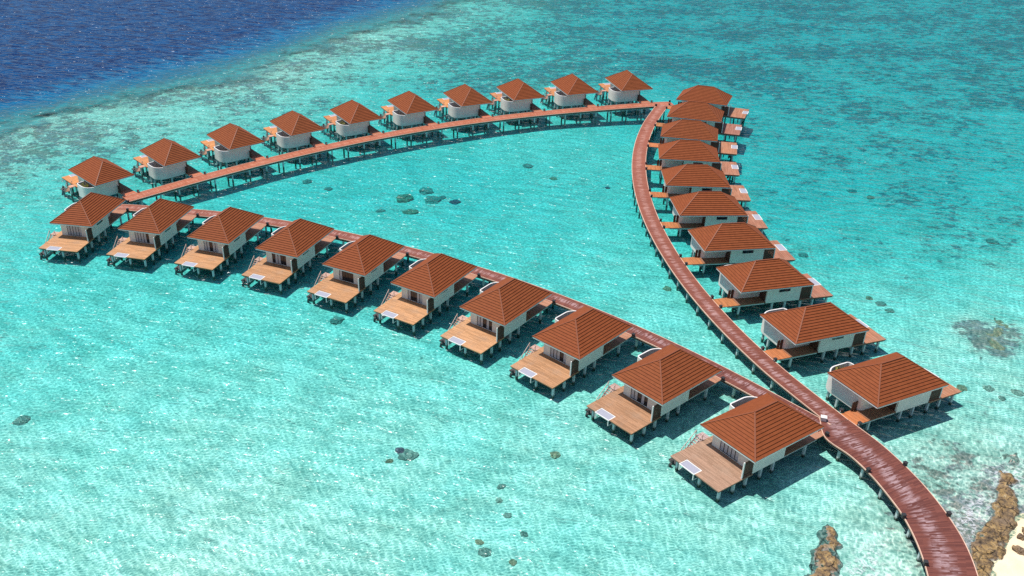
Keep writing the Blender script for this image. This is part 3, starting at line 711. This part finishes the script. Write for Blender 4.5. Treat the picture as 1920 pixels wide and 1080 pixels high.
def deck_cols(row, i):
    k = random.uniform(-.05, .05)
    if row == 'F':
        g = [0,0,0,0,0,.05,.1,.15,.35,1.][i]
        d = (.47*(1-g)+.33*g+k, .245*(1-g)+.20*g+k*.6, .12*(1-g)+.14*g+k*.3); l = (.40,.19,.12)
    elif row == 'R': d = (.36+k, .155+k*.5, .095); l = (.42+k, .155, .06)
    else: d = (.52+k, .22+k*.5, .085); l = (.42+k, .14, .075)
    return (*d, 1), (*l, 1)
def paint(root, row, i):
    d, l = deck_cols(row, i)
    for ch in root.children:
        nm = ch.name.split('.')[0]
        if nm == 'sun_deck': ch.color = d
        elif nm == 'gangway': ch.color = l
        elif nm == 'sliding_door':
            mode = random.choice(['shut', 'half', 'open', 'shut', 'half'])
            for q in ch.children:
                on = {'shut': random.random() < .9, 'half': random.random() < .5, 'open': random.random() < .2}[mode]
                q.color = (1, 1, 1, 1) if on else (0, 0, 0, 1)
        elif nm == 'stairs': ch.color = (d[0]*.9+.08, d[1]*.8+.12, d[2]+.14, 1)
def local(row_v, mir, x, y):
    X, Y, th = row_v; a = R_(th); y = -y if mir else y
    return X+math.cos(a)*x-math.sin(a)*y, Y+math.sin(a)*x+math.cos(a)*y
protos = {}
for row, VV, LAB, mir, le in (('F', FV, FLAB, False, -8.8), ('R', RV, RLAB, True, -8.5), ('T', TV, TLAB, True, -8.4)):
    proto = make_villa(mir, le)
    for i, (x, y, th) in enumerate(VV):
        v = proto if i == 0 else copy_tree(proto)
        v.location = (x, y, 0); v.rotation_euler = (0, 0, R_(th))
        tag(v, 'red roofed ' + LAB[i] if len(LAB[i].split()) < 13 else LAB[i], 'water villa', {'F':'water villas along the front boardwalk','R':'water villas along the right boardwalk','T':'water villas along the back boardwalk'}[row])
        paint(v, row, i)

# ------------------------------------------------------------------ shrubs in the open bathrooms
def shrub(x, y, z, r, label, seed):
    random.seed(seed); root = empty('shrub', (x, y, z)); tag(root, label, 'shrub', 'shrubs in the bathroom yards')
    mb = MB()
    for k in range(120):
        a = random.uniform(0, 6.283); q = random.uniform(.1, 1)**.5*r; h = random.uniform(.5, 1.)*2.05
        c = Vector((math.cos(a)*q, math.sin(a)*q*.8, h)); d = Vector((random.uniform(-1,1),random.uniform(-1,1),random.uniform(-.2,.9))).normalized()
        s = d.cross(Vector((0,0,1))).normalized()*random.uniform(.05,.1); L = random.uniform(.25,.5)
        up = Vector((0,0,.06))
        mb.add([c-s, c+d*L*.5+up-s*.2, c+d*L, c+d*L*.5+up+s*.2+s, c+s], [(0,1,2,3,4)])
    mb.build('foliage', M['leaf'], root)
    st = MB()
    for k in range(5): st.bar((random.uniform(-.1,.1),random.uniform(-.1,.1),0),(random.uniform(-.4,.4),random.uniform(-.4,.4),1.6),.04)
    st.build('stem', M['dark_wood'], root)
for row_v, x, y, lab, sd in ((RV[0],-2.6,-4.6,'yellow green shrub behind the curved wall of the nearest right villa',1),
                             (TV[0],-1.9,-4.4,'yellow green shrub in the curved yard of the leftmost back row villa',2),
                             (TV[4],-1.9,-4.2,'shrub in the curved yard of the fifth back row villa from the left',3),
                             (TV[7],-2.4,-4.5,'shrub in the curved yard of the third back row villa from the right',4)):
    q = local(row_v, True, x, y); shrub(q[0], q[1], ZF-.02, .8, lab, sd)

# ------------------------------------------------------------------ bollard lamps along the boardwalks
def make_lamp():
    r = empty('bollard_lamp')
    MB().box(-.2,.2,-.2,.2,0,.06).build('base', M['lamp_black'], r)
    MB().box(-.17,-.09,-.17,.17,.06,.40).box(.09,.17,-.17,.17,.06,.40).box(-.09,.09,-.17,-.09,.06,.40).build('housing', M['lamp_black'], r)
    MB().box(-.21,.21,-.21,.21,.40,.47).build('cap', M['lamp_black'], r)
    MB().box(-.088,.088,-.088,.15,.062,.398).build('lens', M['lamp_lens'], r)
    return r
lamp0 = make_lamp(); used = [False]
def lamp(x, y, rz, label, z=WZ):
    o = lamp0 if not used[0] else copy_tree(lamp0); used[0] = True
    o.location = (x, y, z); o.rotation_euler = (0, 0, rz); tag(o, label, 'bollard lamp', 'bollard lamps on the boardwalks'); return o
def edge_x(vv, mir, C, half, yy):
    xx = -5.4
    while xx > -11:
        p = np.array(local(vv, mir, xx, yy))
        a, b = C[:-1], C[1:]; d = b-a; tt = np.clip(((p-a)*d).sum(1)/(d*d).sum(1), 0, 1)
        if np.linalg.norm(p-(a+tt[:,None]*d), axis=1).min() <= half: return xx
        xx -= .04
    return None
for row, VV, CC, half, edge, mir, name in (('F', FV, cF, 1.3, -8.25, False, 'front'), ('R', RV, cR, 1.36, -7.2, True, 'right'), ('T', TV, cT, 1.5, -7.55, True, 'back')):
    for i, vv in enumerate(VV):
        for side, yy in (('near', 3.2), ('far', .28)):
            if row == 'F' and side == 'far': continue
            ex_ = None if (row == 'R' and i == 0) else edge_x(vv, mir, CC, half, yy)
            x, y = local(vv, mir, (edge if ex_ is None else ex_) + .12, yy)
            if row == 'R': lab = f'dark bollard lamp at the {side} corner of the {ORD[i]} right row gangway from the fork'
            elif row == 'T': lab = f"dark bollard lamp {'right' if side == 'near' else 'left'} of the {ORD[i]} back row gangway from the left"
            else: lab = f'dark bollard lamp at the corner of the {ORD[i]} front row gangway from the left'
            lamp(x, y, R_(vv[2]) + R_(90), lab, WZ-.015)
for x, y, rz, lab in ((49.15,78.5,.3,'dark bollard lamp on the left edge of the wide boardwalk, nearest the fork'),
                      (49.7,71.2,0,'dark bollard lamp on the left edge of the wide boardwalk, midway'),
                      (48.8,64.6,-.2,'dark bollard lamp on the left edge of the wide boardwalk, nearest the beach'),
                      (53.75,79.5,.3,'dark bollard lamp on the right edge of the wide boardwalk, nearer the fork'),
                      (54.55,71.4,0,'dark bollard lamp on the right edge of the wide boardwalk, nearer the beach'),
                      (55.3,211.4,.4,'dark bollard lamp where the back and right boardwalks meet'),
                      (-56.2,156.5,.4,'dark bollard lamp where the front and back boardwalks meet at the left'),
                      (59.3,214.3,.1,'dark bollard lamp at the far right end of the back boardwalk')):
    lamp(x, y, rz, lab)
# pale service box with a dark side on the fork
fk = empty('service_box', (47.75, 87.9, WZ), R_(-20)); tag(fk, 'pale topped metal box standing on the boardwalk fork', 'service box')
MB().box(-.32,.32,-.28,.28,0,.5).build('housing', M['lamp_black'], fk); MB().box(-.36,.36,-.32,.32,.5,.58).build('lid', M['wall_coping'], fk)
MB().box(-.30,.30,-.305,-.282,.08,.46).build('panel', M['lamp_lens'], fk)

# ------------------------------------------------------------------ light, camera
SUN_AZ, SUN_EL = R_(-74), R_(70)
w = bpy.data.worlds.new('World'); scene.world = w; w.use_nodes = True
nt = w.node_tree; bg = nt.nodes['Background']; sky = nt.nodes.new('ShaderNodeTexSky'); sky.sky_type = 'NISHITA'; sky.sun_disc = False
sky.sun_elevation = SUN_EL; sky.sun_rotation = SUN_AZ; sky.altitude = 10; sky.dust_density = .6; sky.ozone_density = 1.5
nt.links.new(sky.outputs[0], bg.inputs[0]); bg.inputs[1].default_value = .11
sl = bpy.data.lights.new('sun', 'SUN'); sl.energy = 5.0; sl.angle = R_(.5); sl.color = (1., .96, .89)
so = bpy.data.objects.new('sun', sl); COL.objects.link(so)
sdir = Vector((math.sin(SUN_AZ)*math.cos(SUN_EL), math.cos(SUN_AZ)*math.cos(SUN_EL), math.sin(SUN_EL)))
so.rotation_euler = sdir.to_track_quat('Z', 'Y').to_euler(); so.location = sdir*200
cam = bpy.data.cameras.new('camera'); co = bpy.data.objects.new('camera', cam); COL.objects.link(co); scene.camera = co
cam.sensor_width = 36; cam.lens = 1693.65/1920*36; cam.shift_x = 156.54/1920; cam.clip_start = 1; cam.clip_end = 20000
co.matrix_world = Matrix.Translation((0, 0, 65.02+ZE)) @ Matrix.Rotation(R_(90-29.0003), 4, 'X') @ Matrix.Rotation(-.011111, 4, 'Z')
vs = scene.view_settings; vs.view_transform = 'Standard'; vs.look = 'None'; vs.gamma = 1; vs.exposure = .15; vs.use_curve_mapping = False
scene.cycles.use_denoising = False; scene.cycles.max_bounces = 8; scene.cycles.transparent_max_bounces = 12; scene.cycles.caustics_reflective = False; scene.cycles.caustics_refractive = False
scene.cycles.sample_clamp_indirect = 3; scene.cycles.sample_clamp_direct = 14
